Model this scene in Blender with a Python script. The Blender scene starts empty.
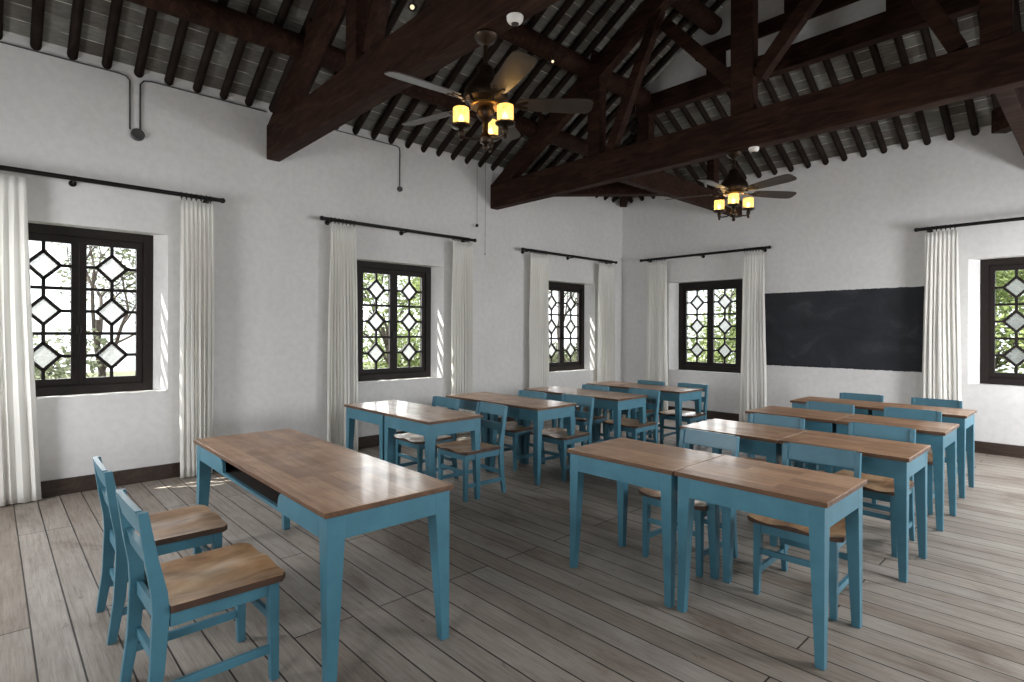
import bpy, bmesh, math, random
from math import sin, cos, pi, radians, atan2, sqrt
from mathutils import Vector, Matrix, Euler
random.seed(7)
S = bpy.context.scene
COL = S.collection
XL, XR, YB, YF = -6.486, 1.406, 9.02, -1.9      # room: left wall, right wall, blackboard wall, rear wall
EZ, SL, SB = 3.97, .59, .53                      # rafter underside at eave, slope of long sides, slope of hip
KX = -2.54                                       # ridge line
GY = 7.02                                        # gablet face

# ------------------------------------------------------------------ node materials
def new_mat(name):
    m = bpy.data.materials.new(name); m.use_nodes = True
    nt = m.node_tree; nt.nodes.clear()
    out = nt.nodes.new('ShaderNodeOutputMaterial')
    return m, nt, out
def N(nt, typ, **kw):
    n = nt.nodes.new(typ)
    for k, v in kw.items():
        if k in n.inputs.keys() if isinstance(k, str) else False: n.inputs[k].default_value = v
        else: setattr(n, k, v)
    return n
def setin(n, **kw):
    for k, v in kw.items():
        k = k.replace('_', ' ')
        n.inputs[k].default_value = v
    return n
def L(nt, a, ai, b, bi): nt.links.new(a.outputs[ai], b.inputs[bi])
def principled(nt, out, color=(.5,.5,.5), rough=.5, metal=0., spec=.5, coat=0.):
    b = nt.nodes.new('ShaderNodeBsdfPrincipled')
    b.inputs['Base Color'].default_value = (*color, 1); b.inputs['Roughness'].default_value = rough
    b.inputs['Metallic'].default_value = metal; b.inputs['Specular IOR Level'].default_value = spec
    b.inputs['Coat Weight'].default_value = coat; b.inputs['Coat Roughness'].default_value = .12
    L(nt, b, 0, out, 0); return b
def coords(nt, kind='Object', scale=(1,1,1), rand=0):
    tc = nt.nodes.new('ShaderNodeTexCoord'); mp = nt.nodes.new('ShaderNodeMapping')
    mp.inputs['Scale'].default_value = scale
    if rand:
        oi = nt.nodes.new('ShaderNodeObjectInfo'); ml = nt.nodes.new('ShaderNodeMath'); ml.operation = 'MULTIPLY'
        ml.inputs[1].default_value = rand; L(nt, oi, 'Random', ml, 0)
        cb = nt.nodes.new('ShaderNodeCombineXYZ'); L(nt, ml, 0, cb, 0); L(nt, ml, 0, cb, 1); L(nt, ml, 0, cb, 2)
        L(nt, cb, 0, mp, 'Location')
    L(nt, tc, kind, mp, 0); return mp
def noise(nt, mp, scale=5, detail=4, rough=.55, dist=0.):
    n = nt.nodes.new('ShaderNodeTexNoise'); setin(n, Scale=scale, Detail=detail, Roughness=rough, Distortion=dist)
    L(nt, mp, 0, n, 'Vector'); return n
def ramp(nt, src, so, stops):
    r = nt.nodes.new('ShaderNodeValToRGB'); e = r.color_ramp.elements
    while len(e) < len(stops): e.new(.5)
    for i, (p, c) in enumerate(stops):
        e[i].position = p; e[i].color = (*c, 1) if len(c) == 3 else c
    L(nt, src, so, r, 0); return r
def bump(nt, src, so, b, strength=.2, dist=.01):
    bp = nt.nodes.new('ShaderNodeBump'); setin(bp, Strength=strength, Distance=dist)
    L(nt, src, so, bp, 'Height'); L(nt, bp, 0, b, 'Normal'); return bp
def mix(nt, a, ao, b, bo, fac=.5, mode='MIX', fsrc=None, fo=0):
    m = nt.nodes.new('ShaderNodeMix'); m.data_type = 'RGBA'; m.blend_type = mode
    m.inputs[0].default_value = fac
    if fsrc: L(nt, fsrc, fo, m, 0)
    for s, so, i in ((a, ao, 6), (b, bo, 7)):
        if isinstance(s, tuple): m.inputs[i].default_value = (*s, 1)
        else: L(nt, s, so, m, i)
    return m

def simple(name, color, rough=.5, metal=0., nscale=12, var=.12, bmp=.05, coat=0., spec=.5, rand=7):
    m, nt, out = new_mat(name); b = principled(nt, out, color, rough, metal, spec, coat)
    mp = coords(nt, rand=rand); n = noise(nt, mp, nscale, 5)
    r = ramp(nt, n, 0, [(.3, tuple(c*(1-var) for c in color)), (.7, tuple(min(1, c*(1+var)) for c in color))])
    L(nt, r, 0, b, 'Base Color'); bump(nt, n, 0, b, bmp, .005); return m

def mat_plaster():
    m, nt, out = new_mat('white_plaster'); b = principled(nt, out, (.72,.71,.69), .9, spec=.15)
    mp = coords(nt); n1 = noise(nt, mp, .9, 5, .6, .4); n2 = noise(nt, mp, 14, 5, .6)
    r = ramp(nt, n1, 0, [(.3, (.70,.69,.68)), (.7, (.76,.755,.745))])
    r2 = ramp(nt, n2, 0, [(.35, (.93,.93,.93)), (.6, (1,1,1))])
    mx = mix(nt, r, 0, r2, 0, 1, 'MULTIPLY'); L(nt, mx, 2, b, 'Base Color')
    a = nt.nodes.new('ShaderNodeMath'); a.operation = 'ADD'; L(nt, n1, 0, a, 0)
    s = nt.nodes.new('ShaderNodeMath'); s.operation = 'MULTIPLY'; s.inputs[1].default_value = .25; L(nt, n2, 0, s, 0); L(nt, s, 0, a, 1)
    bump(nt, a, 0, b, .35, .02); return m
def mat_floor():
    m, nt, out = new_mat('old_floor_planks'); b = principled(nt, out, (.2,.18,.16), .55, spec=.35)
    mp = coords(nt)
    br = nt.nodes.new('ShaderNodeTexBrick'); br.offset = .37; br.offset_frequency = 3; br.squash = 1
    setin(br, Scale=1., Mortar_Size=.0045, Mortar_Smooth=.25, Bias=0., Brick_Width=2.7, Row_Height=.155)
    br.inputs['Color1'].default_value = (0,0,0,1); br.inputs['Color2'].default_value = (1,1,1,1); br.inputs['Mortar'].default_value = (.5,.5,.5,1)
    L(nt, mp, 0, br, 'Vector')
    base = ramp(nt, br, 'Color', [(0, (.285,.240,.200)), (.3, (.325,.288,.250)), (.7, (.385,.345,.302)), (1, (.350,.318,.285))])
    g = coords(nt, scale=(1.2, 22, 1)); gn = noise(nt, g, 2.2, 8, .65, .6)
    gr = ramp(nt, gn, 0, [(.28, (.74,.72,.70)), (.5, (.97,.97,.97)), (.75, (1.10,1.10,1.10))])
    m1 = mix(nt, base, 0, gr, 0, 1, 'MULTIPLY')
    st = noise(nt, coords(nt, scale=(.7,1.6,1)), 1.6, 6, .62, .5)
    sr = ramp(nt, st, 0, [(.30, (.52,.46,.42)), (.44, (.88,.86,.84)), (.56, (1.0,1.0,1.0)), (.74, (1.14,1.13,1.12))])
    m2 = mix(nt, m1, 2, sr, 0, 1, 'MULTIPLY')
    ft = noise(nt, coords(nt, scale=(2,60,1)), 3, 6, .7)
    fr = ramp(nt, ft, 0, [(.40, (.72,.70,.68)), (.5, (1,1,1))])
    sp_ = noise(nt, coords(nt, scale=(1,2.2,1)), 9, 5, .7); spr = ramp(nt, sp_, 0, [(.30, (.45,.40,.36)), (.37, (1,1,1))])
    m2 = mix(nt, m2, 2, spr, 0, .8, 'MULTIPLY')
    m2b = mix(nt, m2, 2, fr, 0, .6, 'MULTIPLY')
    m3 = mix(nt, m2b, 2, (.018,.013,.010), 0, 1, 'MIX', br, 'Fac')
    L(nt, m3, 2, b, 'Base Color')
    rr = ramp(nt, gn, 0, [(.3, (.62,)*3), (.7, (.42,)*3)]); L(nt, rr, 0, b, 'Roughness')
    h = nt.nodes.new('ShaderNodeMath'); h.operation = 'SUBTRACT'; L(nt, gn, 0, h, 0); L(nt, br, 'Fac', h, 1)
    bump(nt, h, 0, b, .45, .006); return m
def mat_wood(name, dark, mid, light, axis=(2, 14, 14), rough=.34, coat=.25, rand=9, bs=.12):
    m, nt, out = new_mat(name); b = principled(nt, out, mid, rough, coat=coat)
    mp = coords(nt, scale=axis, rand=rand); n = noise(nt, mp, 1.6, 8, .62, 1.1)
    if rough > .6: b.inputs['Specular IOR Level'].default_value = .15
    r = ramp(nt, n, 0, [(.25, dark), (.5, mid), (.78, light)])
    mp2 = coords(nt, rand=rand); n2 = noise(nt, mp2, 3.2, 4, .6)
    r2 = ramp(nt, n2, 0, [(.3, (.72,.68,.64)), (.65, (1.1,1.1,1.1))])
    mx = mix(nt, r, 0, r2, 0, 1, 'MULTIPLY'); L(nt, mx, 2, b, 'Base Color')
    rr = ramp(nt, n, 0, [(.3, (rough+.12,)*3), (.7, (rough-.04,)*3)]); L(nt, rr, 0, b, 'Roughness')
    bump(nt, n, 0, b, bs, .004); return m
def mat_tabletop():
    m, nt, out = new_mat('desk_top_wood'); b = principled(nt, out, (.3,.17,.09), .3, coat=.2)
    mp = coords(nt, scale=(1.3, 1, 1), rand=9)
    br = nt.nodes.new('ShaderNodeTexBrick'); br.offset = .4
    setin(br, Scale=1., Mortar_Size=.0006, Mortar_Smooth=.2, Brick_Width=.8, Row_Height=.082)
    br.inputs['Color1'].default_value = (0,0,0,1); br.inputs['Color2'].default_value = (1,1,1,1); br.inputs['Mortar'].default_value = (.3,.3,.3,1)
    L(nt, mp, 0, br, 'Vector')
    base = ramp(nt, br, 'Color', [(0, (.34,.178,.090)), (.5, (.46,.255,.132)), (1, (.58,.345,.195))])
    g = coords(nt, scale=(2.0, 26, 20), rand=9); n = noise(nt, g, 1.5, 8, .62, 1.3)
    r = ramp(nt, n, 0, [(.25, (.62,.55,.5)), (.5, (.98,.97,.96)), (.8, (1.3,1.32,1.35))])
    mx = mix(nt, base, 0, r, 0, 1, 'MULTIPLY')
    w = noise(nt, coords(nt, rand=5), 4, 5, .6); wr = ramp(nt, w, 0, [(.3, (.8,.78,.75)), (.7, (1.1,1.1,1.1))])
    m2 = mix(nt, mx, 2, wr, 0, 1, 'MULTIPLY'); L(nt, m2, 2, b, 'Base Color')
    rr = ramp(nt, w, 0, [(.3, (.42,)*3), (.7, (.28,)*3)]); L(nt, rr, 0, b, 'Roughness')
    bump(nt, n, 0, b, .06, .003); return m
def mat_tiles():
    m, nt, out = new_mat('grey_roof_bricks'); b = principled(nt, out, (.1,.1,.095), .9, spec=.1)
    mp = coords(nt, 'UV')
    br = nt.nodes.new('ShaderNodeTexBrick'); br.offset = 0; br.squash = 1
    setin(br, Scale=1., Mortar_Size=.0042, Mortar_Smooth=.15, Brick_Width=.2555, Row_Height=.15)
    br.inputs['Color1'].default_value = (0,0,0,1); br.inputs['Color2'].default_value = (1,1,1,1); br.inputs['Mortar'].default_value = (.5,.5,.5,1)
    L(nt, mp, 0, br, 'Vector')
    base = ramp(nt, br, 'Color', [(0, (.11,.10,.09)), (.5, (.16,.157,.145)), (1, (.22,.22,.20))])
    n = noise(nt, coords(nt, 'UV', (1, 3, 1)), 9, 6, .65); r = ramp(nt, n, 0, [(.3, (.7,.68,.66)), (.7, (1.15,1.15,1.12))])
    mx = mix(nt, base, 0, r, 0, 1, 'MULTIPLY')
    n3 = noise(nt, coords(nt, 'UV'), 4, 3); mr = ramp(nt, n3, 0, [(.42, (.16,.15,.14)), (.6, (.62,.60,.55))])
    m3 = mix(nt, mx, 2, mr, 0, 1, 'MIX', br, 'Fac'); L(nt, m3, 2, b, 'Base Color')
    bump(nt, br, 'Fac', b, .3, .006); return m
def mat_glass(name, frosted=False):
    m, nt, out = new_mat(name)
    tr = nt.nodes.new('ShaderNodeBsdfTransparent'); gl = nt.nodes.new('ShaderNodeBsdfGlossy')
    gl.inputs['Roughness'].default_value = .03 if not frosted else .2
    mx = nt.nodes.new('ShaderNodeMixShader'); mx.inputs[0].default_value = .05
    if frosted:
        tl = nt.nodes.new('ShaderNodeBsdfTranslucent'); tl.inputs['Color'].default_value = (.15,.155,.15,1)
        mp = coords(nt, scale=(1,.05,1)); v = nt.nodes.new('ShaderNodeTexVoronoi'); setin(v, Scale=70.); L(nt, mp, 0, v, 'Vector')
        r = ramp(nt, v, 'Distance', [(.1, (.80,)*3), (.6, (.97,)*3)])
        m0 = nt.nodes.new('ShaderNodeMixShader'); L(nt, r, 0, m0, 0); L(nt, tr, 0, m0, 1); L(nt, tl, 0, m0, 2)
        bp = nt.nodes.new('ShaderNodeBump'); setin(bp, Strength=.6, Distance=.004); L(nt, v, 'Distance', bp, 'Height'); L(nt, bp, 0, tl, 'Normal'); L(nt, bp, 0, gl, 'Normal')
        L(nt, m0, 0, mx, 1)
    else:
        tr.inputs['Color'].default_value = (.95,.97,.96,1)
        L(nt, tr, 0, mx, 1)
    L(nt, gl, 0, mx, 2); L(nt, mx, 0, out, 0); return m
def mat_curtain():
    m, nt, out = new_mat('white_cotton_voile')
    d = nt.nodes.new('ShaderNodeBsdfDiffuse'); d.inputs['Color'].default_value = (.93,.92,.885,1)
    t = nt.nodes.new('ShaderNodeBsdfTranslucent'); t.inputs['Color'].default_value = (.93,.92,.885,1)
    tr = nt.nodes.new('ShaderNodeBsdfTransparent')
    a = nt.nodes.new('ShaderNodeMixShader'); a.inputs[0].default_value = .30; L(nt, d, 0, a, 1); L(nt, t, 0, a, 2)
    b = nt.nodes.new('ShaderNodeMixShader'); b.inputs[0].default_value = .11; L(nt, a, 0, b, 1); L(nt, tr, 0, b, 2)
    mp = coords(nt, scale=(1,1,1)); n = noise(nt, mp, 240, 2); bp = nt.nodes.new('ShaderNodeBump'); setin(bp, Strength=.15, Distance=.002)
    L(nt, n, 0, bp, 'Height'); L(nt, bp, 0, d, 'Normal'); L(nt, b, 0, out, 0); return m
def mat_emit(name, color, strength):
    m, nt, out = new_mat(name); e = nt.nodes.new('ShaderNodeEmission')
    e.inputs[0].default_value = (*color, 1); e.inputs[1].default_value = strength; L(nt, e, 0, out, 0); return m
def mat_amber():
    m, nt, out = new_mat('amber_shade_glass')
    t = nt.nodes.new('ShaderNodeBsdfTranslucent'); t.inputs['Color'].default_value = (.97,.82,.54,1)
    tr = nt.nodes.new('ShaderNodeBsdfTransparent'); tr.inputs['Color'].default_value = (.97,.82,.50,1)
    g = nt.nodes.new('ShaderNodeBsdfGlossy'); g.inputs['Roughness'].default_value = .15
    n = noise(nt, coords(nt), 30, 4); r = ramp(nt, n, 0, [(.35, (.45,)*3), (.65, (.75,)*3)])
    a = nt.nodes.new('ShaderNodeMixShader'); L(nt, r, 0, a, 0); L(nt, t, 0, a, 1); L(nt, tr, 0, a, 2)
    b = nt.nodes.new('ShaderNodeMixShader'); b.inputs[0].default_value = .08; L(nt, a, 0, b, 1); L(nt, g, 0, b, 2)
    L(nt, b, 0, out, 0); return m
def mat_board():
    m, nt, out = new_mat('blackboard_paint'); b = principled(nt, out, (.014,.015,.018), .75, spec=.3)
    n = noise(nt, coords(nt, scale=(1,1,1.6)), 2.2, 7, .65, .7)
    r = ramp(nt, n, 0, [(.3, (.018,.0195,.0235)), (.55, (.028,.030,.036)), (.8, (.060,.064,.070))]); L(nt, r, 0, b, 'Base Color')
    bump(nt, n, 0, b, .2, .006); return m
def mat_leaf(name, c1, c2):
    m, nt, out = new_mat(name)
    d = nt.nodes.new('ShaderNodeBsdfDiffuse'); t = nt.nodes.new('ShaderNodeBsdfTranslucent')
    n = noise(nt, coords(nt), 1.5, 4); r = ramp(nt, n, 0, [(.3, c1), (.7, c2)])
    L(nt, r, 0, d, 0); L(nt, r, 0, t, 0)
    a = nt.nodes.new('ShaderNodeMixShader'); a.inputs[0].default_value = .4; L(nt, d, 0, a, 1); L(nt, t, 0, a, 2); L(nt, a, 0, out, 0); return m

M = dict(
    plaster=mat_plaster(), floor=mat_floor(), top=mat_tabletop(), tiles=mat_tiles(),
    seat=mat_wood('chair_seat_wood', (.22,.11,.052), (.48,.28,.14), (.66,.45,.26), (6, 1.6, 6), .32, .25),
    topedge=mat_wood('desk_top_edge', (.06,.028,.013), (.12,.058,.027), (.2,.10,.05), (2,14,14), .45, .1),
    edge=mat_wood('dark_seat_edge', (.03,.015,.009), (.06,.03,.018), (.10,.05,.028), (3,3,3), .5, .1),
    blue=simple('blue_paint', (.058,.185,.252), .42, nscale=9, var=.10, bmp=.06, coat=.05),
    beam=mat_wood('dark_roof_timber', (.012,.0052,.0034), (.026,.0112,.0070), (.060,.026,.014), (1.5, 9, 9), .72, 0, 13, .35),
    raft=mat_wood('dark_rafter_timber', (.008,.005,.004), (.016,.010,.008), (.030,.019,.014), (2, 6, 6), .7, 0, 13, .3),
    frame=simple('dark_window_wood', (.011,.007,.0055), .6, nscale=20, var=.25, bmp=.1, spec=.3),
    base=mat_wood('dark_skirting_wood', (.020,.012,.008), (.040,.024,.017), (.07,.045,.03), (1.2, 8, 14), .5, .05, 0, .2),
    metal=simple('black_iron', (.012,.011,.010), .42, .6, 30, .2, .05),
    bronze=simple('dark_bronze', (.035,.022,.013), .38, .75, 20, .25, .05),
    gold=simple('aged_brass', (.30,.17,.05), .35, .9, 20, .2, .03),
    blade=simple('brown_fan_blade', (.042,.033,.027), .42, nscale=5, var=.15, bmp=.04),
    conduit=simple('grey_steel_conduit', (.10,.10,.10), .45, .6, 20, .2, .05),
    cord=simple('grey_cord', (.20,.19,.18), .8, nscale=30), white=simple('white_plastic', (.75,.74,.70), .4, nscale=8, var=.04, bmp=.0),
    glass=mat_glass('clear_window_glass'), frost=mat_glass('pebbled_window_glass', True),
    curtain=mat_curtain(), amber=mat_amber(), bulb=mat_emit('warm_bulb', (1,.82,.52), 12), halo=mat_emit('halogen_glow', (1,.80,.50), .9),
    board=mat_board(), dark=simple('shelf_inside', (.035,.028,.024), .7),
    leafg=mat_leaf('green_leaves', (.15,.20,.07), (.33,.38,.17)), leafd=mat_leaf('grey_green_leaves', (.11,.125,.075), (.27,.29,.19)),
    bark=simple('tree_bark', (.06,.045,.035), .9, nscale=8, var=.35, bmp=.5), soil=simple('garden_ground', (.12,.13,.07), .95, nscale=2, var=.4, bmp=.3, rand=0),
)

# ------------------------------------------------------------------ mesh helpers
def V(*a): return Vector(a)
def frame_of(d):
    d = d.normalized(); up = V(0,0,1) if abs(d.z) < .95 else V(0,1,0)
    s = d.cross(up).normalized(); return s, s.cross(d).normalized()
class MB:
    def __init__(self): self.v = []; self.f = []; self.m = []; self.uv = None
    def add(self, vs, fs, mi=0):
        o = len(self.v); self.v += [tuple(p) for p in vs]
        for f in fs: self.f.append([i+o for i in f]); self.m.append(mi)
        return self
    def box(self, x0, x1, y0, y1, z0, z1, mi=0):
        vs = [(x0,y0,z0),(x1,y0,z0),(x1,y1,z0),(x0,y1,z0),(x0,y0,z1),(x1,y0,z1),(x1,y1,z1),(x0,y1,z1)]
        return self.add(vs, [(3,2,1,0),(4,5,6,7),(0,1,5,4),(1,2,6,5),(2,3,7,6),(3,0,4,7)], mi)
    def hexa(self, lo, hi, mi=0):   # lo, hi: 4 points each counter-clockwise seen from above
        return self.add(list(lo)+list(hi), [(3,2,1,0),(4,5,6,7),(0,1,5,4),(1,2,6,5),(2,3,7,6),(3,0,4,7)], mi)
    def prism(self, poly, axis, a, b, mi=0):   # poly: 2D points in the other two axes
        n = len(poly)
        def P(p, t):
            return {'x': (t, p[0], p[1]), 'y': (p[0], t, p[1]), 'z': (p[0], p[1], t)}[axis]
        vs = [P(p, a) for p in poly] + [P(p, b) for p in poly]
        fs = [tuple(range(n-1,-1,-1)), tuple(range(n, 2*n))] + [(i, (i+1)%n, n+(i+1)%n, n+i) for i in range(n)]
        return self.add(vs, fs, mi)
    def beam(self, a, b, w, h, mi=0, side=None):   # rectangular timber between two points
        a, b = Vector(a), Vector(b); s, u = frame_of(b-a)
        if side is not None: s = Vector(side).normalized(); u = s.cross((b-a).normalized()).normalized()
        vs = []
        for p in (a, b):
            for x, y in ((-1,-1),(1,-1),(1,1),(-1,1)): vs.append(p+s*x*w/2+u*y*h/2)
        return self.add(vs, [(0,1,2,3),(7,6,5,4),(0,4,5,1),(1,5,6,2),(2,6,7,3),(3,7,4,0)], mi)
    def tube(self, pts, r, n=10, mi=0, cap=True):
        pts = [Vector(p) for p in pts]; rs = r if isinstance(r, (list, tuple)) else [r]*len(pts)
        rings = []; s = None
        for i, p in enumerate(pts):
            d = (pts[min(i+1, len(pts)-1)]-pts[max(i-1, 0)]).normalized()
            if s is None: s, u = frame_of(d)
            else: s = (s-d*s.dot(d)).normalized(); u = s.cross(d).normalized()
            u = s.cross(d).normalized()
            rings.append([p+(s*cos(2*pi*k/n)+u*sin(2*pi*k/n))*rs[i] for k in range(n)])
        vs = [q for ring in rings for q in ring]; fs = []
        for i in range(len(pts)-1):
            for k in range(n): fs.append((i*n+k, i*n+(k+1)%n, (i+1)*n+(k+1)%n, (i+1)*n+k))
        if cap: fs += [tuple(range(n-1,-1,-1)), tuple((len(pts)-1)*n+k for k in range(n))]
        return self.add(vs, fs, mi)
    def lathe(self, prof, c=(0,0,0), n=20, mi=0):     # prof: (radius, z)
        c = Vector(c); vs = []; fs = []
        for r, z in prof:
            for k in range(n): vs.append(c+V(r*cos(2*pi*k/n), r*sin(2*pi*k/n), z))
        for i in range(len(prof)-1):
            for k in range(n): fs.append((i*n+k, i*n+(k+1)%n, (i+1)*n+(k+1)%n, (i+1)*n+k))
        if prof[0][0] > 1e-4: fs.append(tuple(range(n-1,-1,-1)))
        if prof[-1][0] > 1e-4: fs.append(tuple((len(prof)-1)*n+k for k in range(n)))
        return self.add(vs, fs, mi)
    def ball(self, c, r, n=12, mi=0, sz=1):
        return self.lathe([(r*sin(pi*i/n)+(1e-5), -r*cos(pi*i/n)*sz) for i in range(n+1)], c, n+2, mi)
    def build(self, name, mats, parent=None, smooth=False, bevel=0, loc=None, fix=True):
        me = bpy.data.meshes.new(name); me.from_pydata(self.v, [], self.f)
        if not isinstance(mats, (list, tuple)): mats = [mats]
        for m in mats: me.materials.append(m)
        me.polygons.foreach_set('material_index', self.m)
        me.update()
        if fix:
            bm = bmesh.new(); bm.from_mesh(me); bmesh.ops.remove_doubles(bm, verts=bm.verts, dist=1e-6)
            bmesh.ops.recalc_face_normals(bm, faces=bm.faces); bm.to_mesh(me); bm.free()
        if smooth:
            me.polygons.foreach_set('use_smooth', [True]*len(me.polygons))
            try: me.set_sharp_from_angle(angle=radians(40))
            except Exception: pass
        o = bpy.data.objects.new(name, me); COL.objects.link(o)
        if parent is not None: o.parent = parent
        if loc: o.location = loc
        if bevel:
            b = o.modifiers.new('bevel', 'BEVEL'); b.width = bevel; b.segments = 2; b.limit_method = 'ANGLE'; b.angle_limit = radians(40)
        return o
def tag(o, label=None, cat=None, group=None, kind=None):
    if label: o['label'] = label
    if cat: o['category'] = cat
    if group: o['group'] = group
    if kind: o['kind'] = kind
    return o
def thing(name, label, cat, loc=(0,0,0), rz=0, group=None):
    o = bpy.data.objects.new(name, None); COL.objects.link(o); o.empty_display_size = .1
    o.location = loc; o.rotation_euler = (0,0,rz); return tag(o, label, cat, group)
def copy_tree(o, parent=None):
    c = o.copy(); COL.objects.link(c); c.parent = parent
    for ch in list(o.children): copy_tree(ch, c)
    return c
def place(o, loc, rz=0, label=None, group=None):
    o.location = loc; o.rotation_euler = (0,0,rz)
    if label: o['label'] = label
    if group: o['group'] = group
    return o

# ------------------------------------------------------------------ floor, walls, skirting
fl = MB().box(XL-.35, XR+.35, YF-.35, YB+.35, -.12, 0).build('floor', M['floor'])
tag(fl, 'grey worn wooden plank floor', 'floor', kind='structure')

def wall(name, label, origin, rz, u0, u1, top, holes, back=True):
    """local frame: X along the wall, Y outward, Z up; holes (u0,u1,z0,z1) with splayed inner reveal"""
    mb = MB(); T = .262; D = .175; SP = .095
    def face(w, hs, flip):
        us = sorted({u0, u1, *[h[0] for h in hs], *[h[1] for h in hs]})
        for i in range(len(us)-1):
            a, b = us[i], us[i+1]; mid = (a+b)/2
            hh = [h for h in hs if h[0] < mid < h[1]]
            spans = [(0, hh[0][2]), (hh[0][3], top)] if hh else [(0, top)]
            for z0, z1 in spans:
                q = [(a,w,z0),(b,w,z0),(b,w,z1),(a,w,z1)]
                mb.add(q if not flip else q[::-1], [(0,1,2,3)])
    face(0, [(a-SP, b+SP, c, d) for a, b, c, d in holes], False)
    face(T, holes, True)
    for a, b, c, d in holes:
        A = [(a-SP,0,c),(b+SP,0,c),(b+SP,0,d),(a-SP,0,d)]; B = [(a,D,c),(b,D,c),(b,D,d),(a,D,d)]; E_ = [(a,T,c),(b,T,c),(b,T,d),(a,T,d)]
        for i in range(4):
            j = (i+1) % 4
            mb.add([A[i], A[j], B[j], B[i]], [(0,1,2,3)]); mb.add([B[i], B[j], E_[j], E_[i]], [(0,1,2,3)])
    mb.add([(u0,0,top),(u1,0,top),(u1,T,top),(u0,T,top)], [(0,1,2,3)])
    mb.add([(u0,0,0),(u0,0,top),(u0,T,top),(u0,T,0)], [(0,1,2,3)]); mb.add([(u1,0,0),(u1,0,top),(u1,T,top),(u1,T,0)], [(0,1,2,3)])
    mb.add([(u0,0,0),(u1,0,0),(u1,T,0),(u0,T,0)], [(0,1,2,3)])
    o = mb.build(name, M['plaster'], fix=False); o.location = origin; o.rotation_euler = (0,0,rz)
    bm = bmesh.new(); bm.from_mesh(o.data); bmesh.ops.remove_doubles(bm, verts=bm.verts, dist=1e-5); bmesh.ops.recalc_face_normals(bm, faces=bm.faces)
    bm.to_mesh(o.data); bm.free()
    return tag(o, label, 'wall', kind='structure')
WT = 1.575
WL = [(.62, .885), (4.04, .835), (7.49, .79)]            # left wall windows: centre y, sill z
WB = [(-4.755, .805), (-.505, .85)]                      # blackboard wall windows: centre x, sill z
top = EZ+.10
wall('wall_left', 'white plastered wall with three lattice windows', (XL,0,0), pi/2, YF, YB+.0, top, [(c-.6, c+.6, z, z+WT) for c, z in WL])
wall('wall_back', 'white plastered wall with the painted blackboard', (0,YB,0), 0, XL-.36, XR+.36, top, [(c-.6, c+.6, z, z+WT) for c, z in WB])
WR = [(7.49, .835), (4.04, .835), (.62, .835)]
wall('wall_right', 'white plastered wall on the right, out of frame', (XR,0,0), -pi/2, -YB, -YF, top, [(-c-.6, -c+.6, z, z+WT) for c, z in WR])
WF = [(-4.7, .835), (-.6, .835)]
wall('wall_front', 'white plastered rear wall behind the camera', (0,YF,0), pi, -XR-.36, -XL+.36, top, [(-c-.6, -c+.6, z, z+WT) for c, z in WF])
# gable above rear wall
mb = MB(); mb.prism([(XL-.2, top), (XR+.2, top), (KX, EZ+SL*(KX-XL)+.12)], 'y', YF-.3, YF)
tag(mb.build('wall_front_gable', M['plaster']), 'white plastered gable over the rear wall', 'wall', kind='structure')

def skirt(name, x0, x1, y0, y1, label):
    tag(MB().box(x0, x1, y0, y1, 0, .145).build(name, M['base'], bevel=.004), label, 'baseboard', kind='structure')
skirt('baseboard_left', XL, XL+.022, YF, YB, 'dark wooden skirting board under the left windows')
skirt('baseboard_back', XL+.022, XR-.022, YB-.022, YB, 'dark wooden skirting board under the blackboard')
skirt('baseboard_right', XR-.022, XR, YF, YB, 'dark wooden skirting board on the right wall')
skirt('baseboard_front', XL+.022, XR-.022, YF, YF+.022, 'dark wooden skirting board on the rear wall')

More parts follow.
